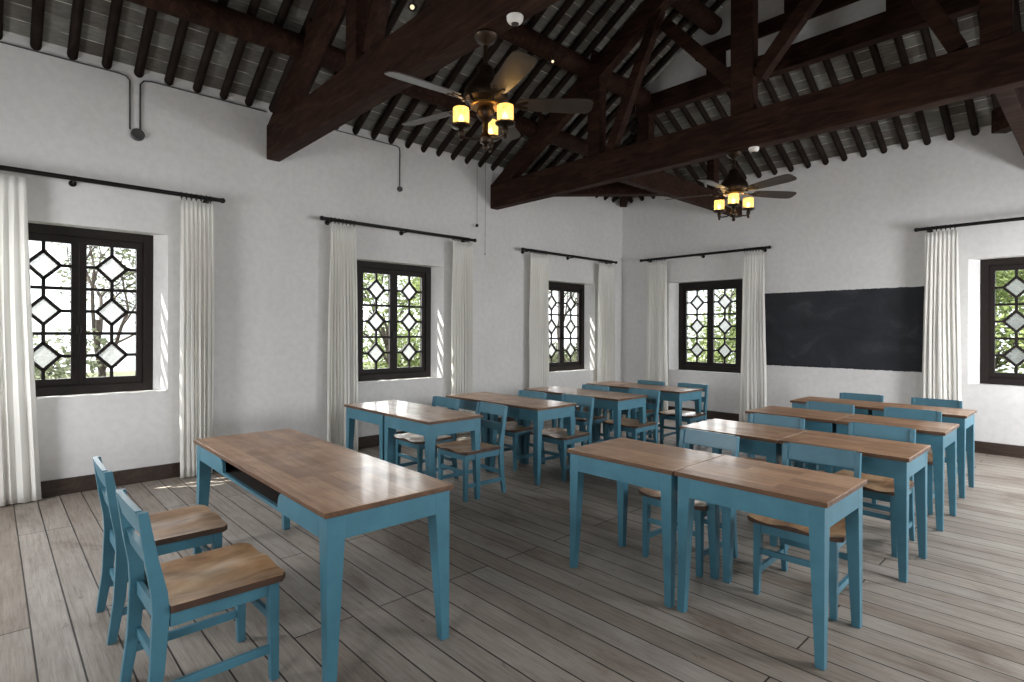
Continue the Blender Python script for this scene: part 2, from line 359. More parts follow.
# ------------------------------------------------------------------ lattice windows
def make_window():
    t = thing('window_1', 'w', 'window'); W, H, F_, DP = 1.2, WT, .085, .08
    fr = MB()
    fr.box(-W/2, -W/2+F_, 0, DP, 0, H); fr.box(W/2-F_, W/2, 0, DP, 0, H)
    fr.box(-W/2+F_, W/2-F_, 0, DP, 0, F_); fr.box(-W/2+F_, W/2-F_, 0, DP, H-F_, H)
    fr.build('window_frame', M['frame'], t, bevel=.004)
    iw = W/2-F_; st = .0575; rl = .066
    for s in (-1, 1):
        x0, x1 = (-iw, -.001) if s < 0 else (.001, iw); z0, z1 = F_+.001, H-F_-.001
        c = MB(); y0, y1 = .022, .066
        c.box(x0, x0+st, y0, y1, z0, z1); c.box(x1-st, x1, y0, y1, z0, z1)
        c.box(x0+st, x1-st, y0, y1, z0, z0+rl); c.box(x0+st, x1-st, y0, y1, z1-rl, z1)
        cs = c.build('casement', M['frame'], t, bevel=.003)
        gx0, gx1, gz0, gz1 = x0+st, x1-st, z0+rl, z1-rl; cx = (gx0+gx1)/2; rh = (gz1-gz0)/3
        la = MB(); dx, dz, b = .122, .128, .029
        def bar(p, q): la.beam((p[0], .044, p[1]), (q[0], .044, q[1]), b, .022, side=None) if p[0] == q[0] else la.beam((p[0], .044, p[1]), (q[0], .044, q[1]), .022, b)
        for i in range(3):
            cz = gz0+rh*(i+.5)
            T_, B_, L_, R_ = (cx, cz+dz), (cx, cz-dz), (cx-dx, cz), (cx+dx, cz)
            for p, q in ((T_, R_), (R_, B_), (B_, L_), (L_, T_)): la.beam((p[0], .044, p[1]), (q[0], .044, q[1]), .024, b)
            la.box(gx0, cx-dx, .032, .056, cz-b/2, cz+b/2); la.box(cx+dx, gx1, .032, .056, cz-b/2, cz+b/2)
            la.box(cx-b/2, cx+b/2, .032, .056, cz+dz, cz+rh/2); la.box(cx-b/2, cx+b/2, .032, .056, cz-rh/2, cz-dz)
            if i: la.box(gx0, gx1, .031, .057, gz0+rh*i-b/2, gz0+rh*i+b/2)
        la.build('lattice_bars', M['frame'], cs)
        g = MB(); y = .047
        for i in range(3):
            cz = gz0+rh*(i+.5); a0, a1 = gz0+rh*i, gz0+rh*(i+1)
            T_, B_, L_, R_ = (cx, y, cz+dz), (cx, y, cz-dz), (cx-dx, y, cz), (cx+dx, y, cz)
            g.add([T_, R_, B_, L_], [(0,1,2,3)], 1)
            g.add([(gx0,y,cz), L_, T_, (cx,y,a1), (gx0,y,a1)], [(0,1,2,3,4)]); g.add([(cx,y,a1), T_, R_, (gx1,y,cz), (gx1,y,a1)], [(0,1,2,3,4)])
            g.add([(gx0,y,a0), (cx,y,a0), B_, L_, (gx0,y,cz)], [(0,1,2,3,4)]); g.add([(cx,y,a0), (gx1,y,a0), (gx1,y,cz), R_, B_], [(0,1,2,3,4)])
        g.build('window_pane', [M['glass'], M['frost']], cs)
        k = MB().box(-.012*s-.006, -.012*s+.006, .008, .022, H*.36, H*.36+.09)
        k.tube([(-.012*s, .008, H*.36+.07), (-.012*s, -.012, H*.36+.07), (-.012*s, -.012, H*.36+.01)], .005, 6)
        k.build('window_latch', M['metal'], cs)
    return t
w0 = make_window(); wn = 0
def put_window(loc, rz, label):
    global wn
    o = w0 if wn == 0 else copy_tree(w0); wn += 1
    o.name = 'window_%d' % wn; place(o, loc, rz, label); o['kind'] = 'structure'
names = ['lattice window nearest the camera on the left wall, half behind a curtain', 'middle lattice window of the left wall, behind the small desk pair', 'lattice window of the left wall closest to the corner']
for (c, z), n in zip(WL, names): put_window((XL-.172, c, z), pi/2, n)
for (c, z), n in zip(WB, ['lattice window between the room corner and the blackboard', 'lattice window at the right edge, past the blackboard']): put_window((c, YB+.172, z), 0, n)
for i, (c, z) in enumerate(WR): put_window((XR+.172, c, z), -pi/2, 'lattice window on the right wall, outside the frame, number %s from the corner' % ('one', 'two', 'three')[i])
for i, (c, z) in enumerate(WF): put_window((c, YF-.172, z), pi, 'lattice window on the rear wall %s' % ('toward the left wall', 'toward the right wall')[i])

# ------------------------------------------------------------------ blackboard painted on the plaster
bd = MB(); x0, x1, z0, z1 = -3.93, -1.585, .972, 2.108
per = []
n = 120
for i in range(n): per.append((x0+(x1-x0)*i/n, z0+random.uniform(-.005, .003)))
for i in range(50): per.append((x1+random.uniform(-.006, .004), z0+(z1-z0)*i/50))
for i in range(n): per.append((x1-(x1-x0)*i/n, z1+random.uniform(-.003, .004)))
for i in range(50): per.append((x0+random.uniform(-.004, .004), z1-(z1-z0)*i/50))
bd.prism(per, 'y', YB-.004, YB-.0005)
tag(bd.build('blackboard', M['board']), 'long charcoal black board painted on the white wall with ragged edges', 'blackboard')

# ------------------------------------------------------------------ curtain rods and curtains
def rod(a, b, z, rz, off, label, spans, ends=(1,1)):
    """a,b extents along the wall; rz orientation as windows; off = distance in front of the wall"""
    ln = b-a; t = thing('curtain_rod', label, 'curtain rod', (0,0,0), rz)
    MB().tube([(0,0,0), (ln,0,0)], .0215, 12).build('rod_pole', M['metal'], t, True)
    for x, s in ((0,-1), (ln,1)):
        f = MB(); f.tube([(x,0,0), (x+s*.035,0,0)], [.021,.021], 10); f.ball((x+s*.055,0,0), .028); f.build('finial', M['metal'], t, True)
    for x in (.07, ln*.5, ln-.07):
        k = MB(); k.tube([(x, off-.004, -.02), (x, .02, -.02), (x, 0, -.017)], .008, 8); k.lathe([(.03,0),(.03,.012)], (0,0,0), 14)
        vs = k.v[-28:]; k.v[-28:] = [(x+p[0], off-.002-p[2], -.02+p[1]) for p in vs]
        k.tube([(x-.012,0,0), (x+.012,0,0)], .023, 12); k.build('rod_bracket', M['metal'], t, True)
    for s0, s1 in spans:
        nr = 7
        for i in range(nr):
            x = s0-a+(s1-s0)*(i+.5)/nr; ring = MB(); P = []
            for k in range(13): P.append((x, .030*sin(2*pi*k/12), -.006+.030*cos(2*pi*k/12)))
            ring.tube(P, .0045, 6, cap=False); ring.tube([(x,0,-.033), (x,0,-.052)], .003, 6); ring.build('curtain_ring', M['metal'], t, True)
    return t
def curtain(w_top, w_bot, h, folds, label, seed):
    rnd = random.Random(seed); nu, nv = folds*12, 26; mb = MB()
    ph = [rnd.uniform(-1.1,1.1) for _ in range(folds+2)]; am = [rnd.uniform(.4,1.25) for _ in range(folds+2)]
    for j in range(nv+1):
        v = j/nv; z = -h*v; w = w_top+(w_bot-w_top)*v**1.3
        for i in range(nu+1):
            u = i/nu; k = u*folds; ki = int(min(k, folds-1e-6)); fr = k-ki
            a = am[ki]*(1-fr)+am[ki+1]*fr; p = ph[ki]*(1-fr)+ph[ki+1]*fr
            A = .010+.020*min(1, v*2.2)
            y = A*a*sin(2*pi*k+p*v*1.5)+.004*sin(9*v+6*u+seed)
            if v < .05: y *= .55
            x = (u-.5)*w+.010*sin(4*pi*k+1)*min(1, v*3)+.012*sin(3*v+seed+4*u)*v
            mb.v.append((x, y, z))
    for j in range(nv):
        for i in range(nu): mb.f.append([j*(nu+1)+i, j*(nu+1)+i+1, (j+1)*(nu+1)+i+1, (j+1)*(nu+1)+i]); mb.m.append(0)
    o = mb.build('curtain', M['curtain'], None, True, fix=False)
    sm = o.modifiers.new('solid', 'SOLIDIFY'); sm.thickness = .0015
    # heading tape and hem as parts of the cloth
    return tag(o, label, 'curtain')
OFF = .14
def cur(c, w, wb, z, wallside, label, seed, folds=5, shift=0):
    h = z-.055-.012
    o = curtain(w, wb, h, folds, label, seed)
    if wallside == 'L': o.location = (XL+OFF, c, z-.052); o.rotation_euler = (0,0,pi/2)
    else: o.location = (c, YB-OFF, z-.052)
    return o
R = [rod(-.62, 1.725, 2.855, pi/2, OFF, 'black curtain rod over the left wall window nearest the camera', [(-.5,.1), (1.38,1.69)]),
     rod(2.92, 5.14, 2.825, pi/2, OFF, 'black curtain rod over the middle window of the left wall', [(2.95,3.3), (4.77,5.1)]),
     rod(6.23, 8.58, 2.798, pi/2, OFF, 'black curtain rod over the left wall window closest to the corner', [(6.33,6.75), (8.12,8.52)])]
for o, (y, z) in zip(R, ((-.62,2.855), (2.92,2.825), (6.23,2.798))): o.location = (XL+OFF, y, z)
R4 = rod(-5.90, -3.66, 2.82, 0, OFF, 'black curtain rod over the window left of the blackboard', [(-5.82,-5.42), (-4.02,-3.7)]); R4.location = (-5.90, YB-OFF, 2.82)
R5 = rod(-1.66, .66, 2.845, 0, OFF, 'black curtain rod over the window right of the blackboard', [(-1.62,-1.29), (.2,.55)]); R5.location = (-1.66, YB-OFF, 2.845)
cur(-.16, .78, .95, 2.855, 'L', 'white curtain at the left edge of the picture', 1, 12)
cur(1.545, .31, .27, 2.855, 'L', 'white curtain right of the nearest left window, streaked with sun', 2, 8)
cur(3.135, .33, .38, 2.825, 'L', 'white curtain at the near side of the middle left window', 3, 9)
cur(4.97, .36, .38, 2.825, 'L', 'white curtain at the far side of the middle left window', 4, 8)
cur(6.56, .42, .46, 2.798, 'L', 'white curtain at the near side of the window closest to the corner', 5, 9)
cur(8.35, .46, .5, 2.798, 'L', 'white curtain on the left wall right beside the corner', 6, 9)
cur(-5.62, .40, .46, 2.82, 'B', 'white curtain on the blackboard wall right beside the corner', 7, 9)
cur(-3.86, .34, .42, 2.82, 'B', 'white curtain overlapping the left end of the blackboard', 8, 8)
cur(-1.455, .34, .42, 2.845, 'B', 'white curtain overlapping the right end of the blackboard', 9, 8)
cur(.38, .36, .42, 2.845, 'B', 'white curtain on the far right of the blackboard wall, out of frame', 10, 8)

# ------------------------------------------------------------------ roof: slopes, rafters, purlins, gablet, trusses
def slope(name, pts, uvs, label):
    """pts lower face polygon; thickened upwards"""
    n = len(pts); vs = [Vector(p) for p in pts]+[Vector(p)+V(0,0,.09) for p in pts]
    me = bpy.data.meshes.new(name)
    fs = [tuple(range(n)), tuple(range(2*n-1, n-1, -1))]+[(i, n+i, n+(i+1)%n, (i+1)%n) for i in range(n)]
    me.from_pydata([tuple(v) for v in vs], [], fs); uvl = me.uv_layers.new(name='UVMap')
    for p in me.polygons:
        for li in p.loop_indices: uvl.data[li].uv = uvs[me.loops[li].vertex_index % n]
    me.materials.append(M['tiles']); me.update()
    bm = bmesh.new(); bm.from_mesh(me); bmesh.ops.recalc_face_normals(bm, faces=bm.faces); bm.to_mesh(me); bm.free()
    o = bpy.data.objects.new(name, me); COL.objects.link(o); return tag(o, label, 'ceiling', kind='structure')
RD = .084                                    # rafters are round poles this thick
zl = lambda x: EZ+SL*(x-XL)                  # rafter underside, left slope
zb = lambda y: EZ+SB*(YB-y)                  # rafter underside, hip slope
hipx = lambda y: XL+(YB-y)*(1.79/2.0)
OH = .42
def Lp(x, y): return (x, y, zl(x)+RD*1.1)
def Bp(x, y): return (x, y, zb(y)+RD*1.1)
sl = sqrt(1+SL*SL); sb = sqrt(1+SB*SB)
P = [Lp(XL-OH, YF-.3), Lp(KX, YF-.3), Lp(KX, GY+.12), Lp(-4.70, GY+.12), Lp(XL, YB), Lp(XL-OH, YB+OH*1.1)]
slope('ceiling', P, [(p[1]-1.06, (p[0]-XL)*sl) for p in P], 'sloping brick-lined roof above the left wall')
P = [(2*KX-p[0], p[1], p[2]) for p in P]
slope('ceiling.001', P, [(p[1], (2*KX-p[0]-XL)*sl) for p in P], 'sloping brick-lined roof above the right wall')
P = [Bp(XL-OH, YB+OH*1.1), Bp(XL, YB), Bp(-4.70, GY+.12), Bp(2*KX+4.70, GY+.12), Bp(2*KX-XL, YB), Bp(2*KX-XL+OH, YB+OH*1.1)]
slope('ceiling.002', P, [((p[0]+3.337)*.2555/.2445, (YB-p[1])*sb) for p in P], 'sloping brick-lined hip roof above the blackboard wall')
# common rafters: one mesh shape each, length differs
def rafter(a, b, label, group):
    a, b = Vector(a), Vector(b); ln = (b-a).length
    mb = MB().tube([(0,0,0), (ln*.3,0,random.uniform(-.004,.004)), (ln*.7,random.uniform(-.006,.006),random.uniform(-.004,.004)), (ln,0,0)], [RD/2*.97, RD/2, RD/2*.98, RD/2*.95], 12)
    o = mb.build('roof_rafter', M['raft'], None, True); o.location = a
    o.rotation_mode = 'QUATERNION'; o.rotation_quaternion = (b-a).to_track_quat('X', 'Z'); tag(o, label, 'rafter', group)
dz = RD/2
y = 1.06-.2555*11
while y < YB-.03:
    xe = KX-.06 if y < GY else hipx(y)-.02
    if xe > XL-.05: rafter((XL-.30, y, zl(XL-.30)+dz), (xe, y, zl(xe)+dz), 'dark round rafter on the roof slope above the left wall', 'rafters of the left roof slope')
    y += .2555
x = -3.337-.2445*12
while x < XR-.1:
    if x < -4.70: ye = YB-(x-XL)*(2.0/1.79)
    elif x > 2*KX+4.70: ye = YB-((2*KX-XL)-x)*(2.0/1.79)
    else: ye = GY+.16
    if ye < YB+.05 and x > XL+.02: rafter((x, YB+.30, zb(YB+.30)+dz), (x, ye+.02, zb(ye+.02)+dz), 'dark round rafter on the short roof slope above the blackboard wall', 'rafters of the hip roof slope')
    x += .2445
def purlin(pts, r, label):
    tag(MB().tube(pts, r, 14).build('roof_purlin', M['beam'], None, True), label, 'purlin')
def px_(x, n): purlin([(x, YF+.01, zl(x)-.118 if x < KX else zl(2*KX-x)-.118), (x, n, zl(x)-.118 if x < KX else zl(2*KX-x)-.118)], .115, None) 
def pl(x, yend, lab):
    z = zl(x if x < KX else 2*KX-x)-.121
    purlin([(x, YF+.01, z), (x, yend, z)], .118, lab)
pl(-5.60, 8.12, 'lowest dark log purlin along the left roof slope')
pl(-4.66, GY-.005, 'second dark log purlin along the left roof slope')
pl(-3.58, GY-.005, 'upper dark log purlin of the left slope, butting into the white gablet')
pl(2*KX+5.60, 8.12, 'lowest dark log purlin along the right roof slope')
pl(2*KX+4.66, GY-.005, 'second dark log purlin along the right roof slope')
pl(2*KX+3.58, GY-.005, 'upper dark log purlin of the right slope, butting into the white gablet')
purlin([(KX, YF+.01, zl(KX)-.15), (KX, GY-.005, zl(KX)-.15)], .12, 'dark log ridge beam at the top of the roof')
zh = zb(8.14)-.121
purlin([(-5.42, 8.14, zh), (2*KX+5.42, 8.14, zh)], .112, 'dark log purlin across the hip slope above the blackboard wall')
for s in (0, 1):
    f = (lambda x: x) if s == 0 else (lambda x: 2*KX-x)
    mb = MB().beam((f(XL+.09), YB-.10, EZ-.015), (f(-4.74), GY+.22, zb(GY+.16)-.10), .13, .15)
    tag(mb.build('hip_rafter', M['beam'], bevel=.008), 'dark squared hip rafter rising from the %s corner of the blackboard wall' % ('left', 'right')[s], 'rafter')
# white gablet with its timber frame
g = MB(); zt = 4.70
gx0, gx1 = -4.86, 2*KX+4.86
ztop = zl(KX)+.06
g.prism([(gx0, zt+.1), (gx1, zt+.1), (gx1, zl(gx0)+.06), (KX, ztop), (gx0, zl(gx0)+.06)], 'y', GY+.06, GY+.11)
tag(g.build('wall_gablet', M['plaster']), 'small white plastered gable high under the roof', 'wall', kind='structure')
t = thing('gable_frame', 'dark timber frame with two crossbeams in front of the white gablet', 'timber frame', (KX, GY, 4.69))
def part(mb, name, parent, mat, bevel=0, smooth=False):
    o = mb.build(name, mat, parent, smooth, bevel)
    o.data.transform(Matrix.Translation(-Vector(parent.location))); return o
part(MB().box(-4.82, 2*KX+4.82, GY, GY+.14, 4.69, 4.955), 'crossbeam', t, M['beam'], .008)
part(MB().box(-3.86, 2*KX+3.86, GY+.005, GY+.12, 5.20, 5.37), 'crossbeam', t, M['beam'], .008)
for x in (-3.57, 2*KX+3.57): part(MB().box(x-.125, x+.125, GY+.0, GY+.10, 4.956, 5.20), 'post', t, M['beam'], .006)
part(MB().box(KX-.15, KX+.15, GY+.0, GY+.10, 5.371, 5.98), 'post', t, M['beam'], .006)
# trusses
def truss(y0, z0, h, label):
    t = thing('roof_truss', label, 'roof truss', (KX, y0, z0)); W = .15; yc = y0+W/2
    part(MB().box(XL-.12, XR+.12, y0, y0+W, z0, z0+h), 'tie_beam', t, M['beam'], .012)
    zt = z0+h
    part(MB().box(KX-.145, KX+.09, y0-.004, y0+W-.02, zt, 6.00), 'king_post', t, M['beam'], .01)
    for s in (-1, 1):
        X = lambda x: KX+s*(KX-x)*-1 if False else (x if s < 0 else 2*KX-x)
        part(MB().beam((X(-6.43), yc, zt-.10), (X(-2.66), yc, zt-.10+.595*3.77), W-.01, .225, side=(0,1,0)), 'principal_rafter', t, M['beam'], .01)
        qx = X(-4.49); zq = zt-.10+.595*(6.43-4.49)
        part(MB().box(qx-.095, qx+.095, y0+.002, y0+W-.002, zt, zq-.08), 'queen_post', t, M['beam'], .008)
        part(MB().beam((X(-4.26), yc, zt+.02), (X(-3.58), yc, zt-.10+.595*(6.43-3.58)-.10), .11, .125, side=(0,1,0)), 'strut', t, M['beam'], .008)
        part(MB().beam((X(-2.66), yc, zt+.34), (X(-3.50), yc, zt+1.30), .11, .135, side=(0,1,0)), 'strut', t, M['beam'], .008)
        for xx in (-5.60, -4.66, -3.58):      # cleats that carry the purlins
            zz = zt-.10+.595*(6.43+xx)+.12
            part(MB().prism([(X(xx)-s*-.17, zz-.10-.1) if 0 else (X(xx+.10), zz+.0), (X(xx+.30), zz+.14), (X(xx+.14), zz+.30), (X(xx+.10), zz+.2)], 'y', yc-.05, yc+.05), 'cleat', t, M['beam'])
    return t
truss(2.275, 3.425, .39, 'nearer dark timber roof truss carrying the closer ceiling fan')
truss(5.615, 3.378, .37, 'farther dark timber roof truss carrying the fan nearer the blackboard')
# beams from far truss to the blackboard wall
for x, n in ((-4.165, 'left'), (-.555, 'right')):
    b = MB().box(x-.06, x+.06, 5.768, YB+.1, 3.385, 3.66); tag(b.build('roof_joist', M['beam'], bevel=.01), 'dark timber beam running from the far truss to the blackboard wall, %s one' % n, 'beam')
    p = MB().box(x-.06, x+.06, 8.06, 8.22, 3.662, zh-.10); tag(p.build('timber_post', M['beam'], bevel=.006), 'short dark post on the %s beam between far truss and blackboard wall' % n, 'post')
for s in (0, 1):
    f = (lambda x: x) if s == 0 else (lambda x: 2*KX-x)
    d = MB().beam((f(-6.0), 5.80, 3.64), (f(-4.32), 7.48, 3.64), .15, .24); tag(d.build('diagonal_beam', M['beam'], bevel=.01), 'dark timber beam set diagonally across the %s room corner' % ('left', 'right')[s], 'beam')
    p = MB().box(f(-4.66)-.085, f(-4.66)+.085, GY-.02, GY+.13, 3.765, 4.688); tag(p.build('timber_post', M['beam'], bevel=.006), 'dark post under the %s end of the gable crossbeam' % ('left', 'right')[s], 'post')

# ------------------------------------------------------------------ ceiling fans
def make_fan(drop):
    t = thing('ceiling_fan', 'f', 'ceiling fan', group=None)    # origin: underside of the beam, everything hangs below
    zm = -drop
    MB().lathe([(.0001,0),(.075,0),(.078,-.012),(.06,-.045),(.03,-.06),(.022,-.075)][::-1], n=20).build('canopy', M['bronze'], t, True)
    MB().tube([(0,0,-.06), (0,0,zm+.12)], .016, 10).build('downrod', M['bronze'], t, True)
    MB().lathe([(.0001,zm-.03),(.09,zm-.03),(.115,zm-.015),(.142,zm+.0),(.148,zm+.025),(.135,zm+.07),(.10,zm+.12),(.06,zm+.165),(.048,zm+.21),(.03,zm+.225),(.018,zm+.23)], n=28).build('motor_housing', M['bronze'], t, True)
    MB().lathe([(.095,zm-.045),(.10,zm-.04),(.10,zm-.03),(.085,zm-.028)], n=24).build('brass_ring', M['gold'], t, True)
    return t
def add_blades(t, zm, angs):
    for a in angs:
        R_ = Matrix.Rotation(a, 4, 'Z') @ Matrix.Translation((0,0,zm-.02)) @ Matrix.Rotation(radians(-14), 4, 'X')
        r0, r1 = .22, .70; n = 10; prof = []
        up = [(r0,.045), (r0+.03,.056), (r0+.15,.066), (r1-.12,.075), (r1-.04,.072), (r1-.012,.058), (r1,.03)]
        prof = up+[(x,-y) for x, y in reversed(up)]
        b = MB(); b.prism(prof, 'z', -.003, .004); o = b.build('fan_blade', M['blade'], t); o.data.transform(R_)
        k = MB(); k.beam((.09,0,-.006), (.17,0,-.012), .03, .008); k.beam((.17,0,-.012), (.27,.03,-.006), .02, .006); k.beam((.17,0,-.012), (.27,-.03,-.006), .02, .006)
        k.ball((.27,.03,-.006), .008, 6); k.ball((.27,-.03,-.006), .008, 6); k.ball((.17,0,-.012), .015, 6)
        k = k.build('blade_bracket', M['bronze'], o); k.data.transform(R_)
def add_lights(t, zm, angs):
    zmm = zm-.022
    MB().lathe([(.0001,zmm-.30),(.014,zmm-.295),(.02,zmm-.28),(.012,zmm-.262),(.035,zmm-.25),(.045,zmm-.225),(.03,zmm-.20),(.018,zmm-.185),(.018,zmm-.12),(.04,zmm-.10),(.06,zmm-.07),(.06,zmm-.045),(.04,zm-.03)], n=20).build('light_kit_stem', M['bronze'], t, True)
    for a in angs:
        ca, sa = cos(a), sin(a); r = .165; cx, cy = r*ca, r*sa
        arm = MB(); arm.tube([(.03*ca,.03*sa,zmm-.225), (.08*ca,.08*sa,zmm-.235), (.13*ca,.13*sa,zmm-.235), (cx,cy,zmm-.225)], .007, 8)
        arm.lathe([(.0001,zmm-.262),(.010,zmm-.258),(.014,zmm-.245),(.009,zmm-.232),(.018,zmm-.222),(.020,zmm-.19),(.014,zmm-.182),(.05,zmm-.176),(.063,zmm-.168),(.065,zmm-.158),(.055,zmm-.155)], (cx,cy,0), 18)
        ao = arm.build('light_arm', M['bronze'], t, True)
        s = MB(); s.lathe([(.0525,zmm-.158),(.0525,zmm-.052),(.049,zmm-.052),(.049,zmm-.155)], (cx,cy,0), 24); s.build('lamp_shade', M['amber'], t, True)
        b = MB(); b.lathe([(.0001,zmm-.085),(.012,zmm-.10),(.02,zmm-.12),(.016,zmm-.14),(.009,zmm-.155)], (cx,cy,0), 12); b.build('light_bulb', M['bulb'], ao, True)
def fan(loc, drop, bl, lt, label):
    t = make_fan(drop); add_blades(t, -drop, bl); add_lights(t, -drop, lt); t.location = loc; t['label'] = label
    t['group'] = 'ceiling fans under the trusses'
    for a in lt:
        l = bpy.data.lights.new('lamp', 'POINT'); l.energy = .35; l.color = (1,.68,.35); l.shadow_soft_size = .03
        lo = bpy.data.objects.new('lamp_glow', l); COL.objects.link(lo); lo.location = (loc[0]+.165*cos(a), loc[1]+.165*sin(a), loc[2]-drop-.075)
    return t
F1 = (-2.765, 2.35, 3.424); F2 = (-2.68, 5.69, 3.377)
fan(F1, .43, [radians(a) for a in (-22, 50, 122, 194, 266)], [radians(a) for a in (-112, 8, 128)], 'dark bronze ceiling fan with amber cup lights under the nearer truss')
fan(F2, .40, [radians(a) for a in (56, 128, 200, 272, 344)], [radians(a) for a in (-65, 55, 175)], 'dark bronze ceiling fan with amber cup lights near the blackboard wall')

# ------------------------------------------------------------------ smoke detectors, small spots, conduit, cords
def detector(loc, label):
    t = thing('smoke_detector', label, 'smoke detector', loc)
    MB().lathe([(.0001,-.042),(.03,-.042),(.042,-.034),(.050,-.02),(.052,0)], n=24).build('detector_body', M['white'], t, True)
    MB().lathe([(.018,-.049),(.022,-.048),(.024,-.043)], n=16).build('sensor_ring', M['dark'], t, True)
detector((-2.485, 2.345, 3.424), 'round white smoke detector under the nearer truss beside its fan')
detector((-2.47, 5.69, 3.377), 'round white smoke detector under the farther truss beside its fan')
def spot(loc, d, hang, label):
    t = thing('spot_light', label, 'spotlight', loc); d = Vector(d).normalized()
    b = MB(); b.tube([V(0,0,0)-d*.03, V(0,0,0)+d*.04], [.024,.03], 14); b.build('spot_housing', M['metal'], t, True)
    h = MB(); h.tube([V(0,0,0)-d*.02, V(0,0,hang)], .006, 6); h.build('spot_bracket', M['metal'], t, True)
    e = MB(); e.tube([d*.041, d*.043], .016, 12); e.build('spot_lamp', M['halo'], t, True)
spot((-3.42, 2.22, 3.83), (.6,-.6,-.55), .20, 'small glowing halogen spotlight above the nearer truss beam')
spot((-4.55, 4.92, 4.74), (.5,-.6,-.6), .10, 'small glowing halogen spotlight on the log purlin between the trusses')

cx = XL+.012
c = MB(); c.tube([(cx, YF+.02, 3.955), (cx, .90, 3.955), (cx, .955, 3.945), (cx, .985, 3.91), (cx, .988, 3.44)], .0075, 8)
o = c.build('cable_conduit', M['conduit'], None, True); tag(o, 'thin dark conduit along the eave that bends down to the round box, near run', 'conduit')
c = MB(); c.tube([(cx, 1.072, 3.44), (cx, 1.072, 3.90), (cx, 1.10, 3.94), (cx, 1.16, 3.955), (cx, 2.27, 3.955)], .0075, 8)
tag(c.build('cable_conduit', M['conduit'], None, True), 'thin dark conduit from the round box back up along the eave to the nearer truss', 'conduit')
c = MB(); c.tube([(cx, 2.44, 3.955), (cx, 3.95, 3.955), (cx, 3.99, 3.94), (cx, 4.0, 3.90), (cx, 4.0, 3.42)], .0075, 8)
tag(c.build('cable_conduit', M['conduit'], None, True), 'thin dark conduit dropping to the small box above the middle left window', 'conduit')
def jbox(y, z, rad, label):
    t = thing('junction_box', label, 'junction box', (XL+.001, y, z)); m = MB()
    m.lathe([(.0001,.036),(rad*.85,.036),(rad,.028),(rad,0)], n=20); m.v = [(p[2], p[0], p[1]) for p in m.v]; m.build('box_body', M['conduit'], t, True)
    m = MB()
    for a in range(4): m.ball((.037, rad*.6*cos(a*pi/2+.7), rad*.6*sin(a*pi/2+.7)), .006, 6)
    m.build('box_screws', M['conduit'], t, True)
jbox(1.05, 3.40, .058, 'round grey junction box between two conduit drops high on the left wall')
jbox(4.0, 3.39, .035, 'small grey junction box above the middle window of the left wall')
def pull(y, z0, z1, ball_r, label):
    t = thing('pull_cord', label, 'cord', (XL+.07, y, z1)); MB().tube([(0,0,0), (0,.003,(z0-z1)*.5), (0,0,z0-z1)], .0035, 6).build('cord_line', M['cord'], t, True)
    MB().ball((0,0,-ball_r*.6), ball_r, 10).build('cord_knob', M['metal'] if ball_r > .02 else M['cord'], t, True)
pull(5.29, 4.06, 3.08, .024, 'thin hanging cord with a dark ball beside the far truss end')
pull(5.45, 4.06, 2.66, .012, 'longer thin hanging cord next to the end of the far truss')

# ------------------------------------------------------------------ desks and chairs
def leg(mb, x, y, sx, sy, w0, w1, z1):      # outer corner x,y; sx,sy point inwards
    def q(w, z):
        a = [(x, y, z), (x+sx*w, y, z), (x+sx*w, y+sy*w, z), (x, y+sy*w, z)]
        return a if sx*sy > 0 else a[::-1]
    return mb.hexa(q(w1, 0), q(w0, z1))
def make_desk(W, D, name, label, cat, w0=.071, w1=.039, slot=(.14, .12)):
    t = thing(name, label, cat); H = .75; th = .025; ap = .105; ins = .016
    # top with clipped, slightly rounded edge
    tp = MB(); tp.box(-W/2, W/2, -D/2, D/2, H-th, H); tp.m = [0, 0, 1, 1, 1, 1]; tp.build('table_top', [M['top'], M['topedge']], t, bevel=.004)
    x0, x1, y0, y1 = -W/2+ins, W/2-ins, -D/2+ins, D/2-ins
    for sx, sy in ((1,1), (-1,1), (-1,-1), (1,-1)):
        l = MB(); leg(l, x0 if sx > 0 else x1, y0 if sy > 0 else y1, sx, sy, w0, w1, H-th-.001); l.build('leg', M['blue'], t, bevel=.0018)
    a = MB(); tk = .02; zt, zb_ = H-th-.001, H-th-ap
    a.box(x0+w0-.006, x1-w0+.006, y0+.0006, y0+tk, zb_, zt)                         # front, closed
    for xs in ((x0+.0006, x0+tk), (x1-tk, x1-.0006)): a.box(xs[0], xs[1], y0+w0-.006, y1-w0+.006, zb_, zt)
    # back apron with the shelf opening (rounded ends)
    sx0, sx1 = x0+slot[0], x1-slot[1]; r = .07; zs = zb_+.016
    poly = [(x0+w0, zb_), (x1-w0, zb_), (x1-w0, zt), (sx1+r*.6, zt)]
    for k in range(7):
        an = pi/2*k/6; poly.append((sx1+r*.6-r*1.0*sin(an)*.6-.0, zt-.012-(zt-zs-.012)*(1-cos(an))))
    for k in range(7):
        an = pi/2*(6-k)/6; poly.append((sx0-r*.6+r*.6*sin(an), zt-.012-(zt-zs-.012)*(1-cos(an))))
    poly += [(sx0-r*.6, zt), (x0+w0, zt)]
    a.prism(poly, 'y', y1-tk, y1-.001)
    a.build('apron', M['blue'], t)
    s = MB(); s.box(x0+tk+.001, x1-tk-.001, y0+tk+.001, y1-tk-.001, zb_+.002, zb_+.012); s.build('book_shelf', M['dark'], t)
    return t
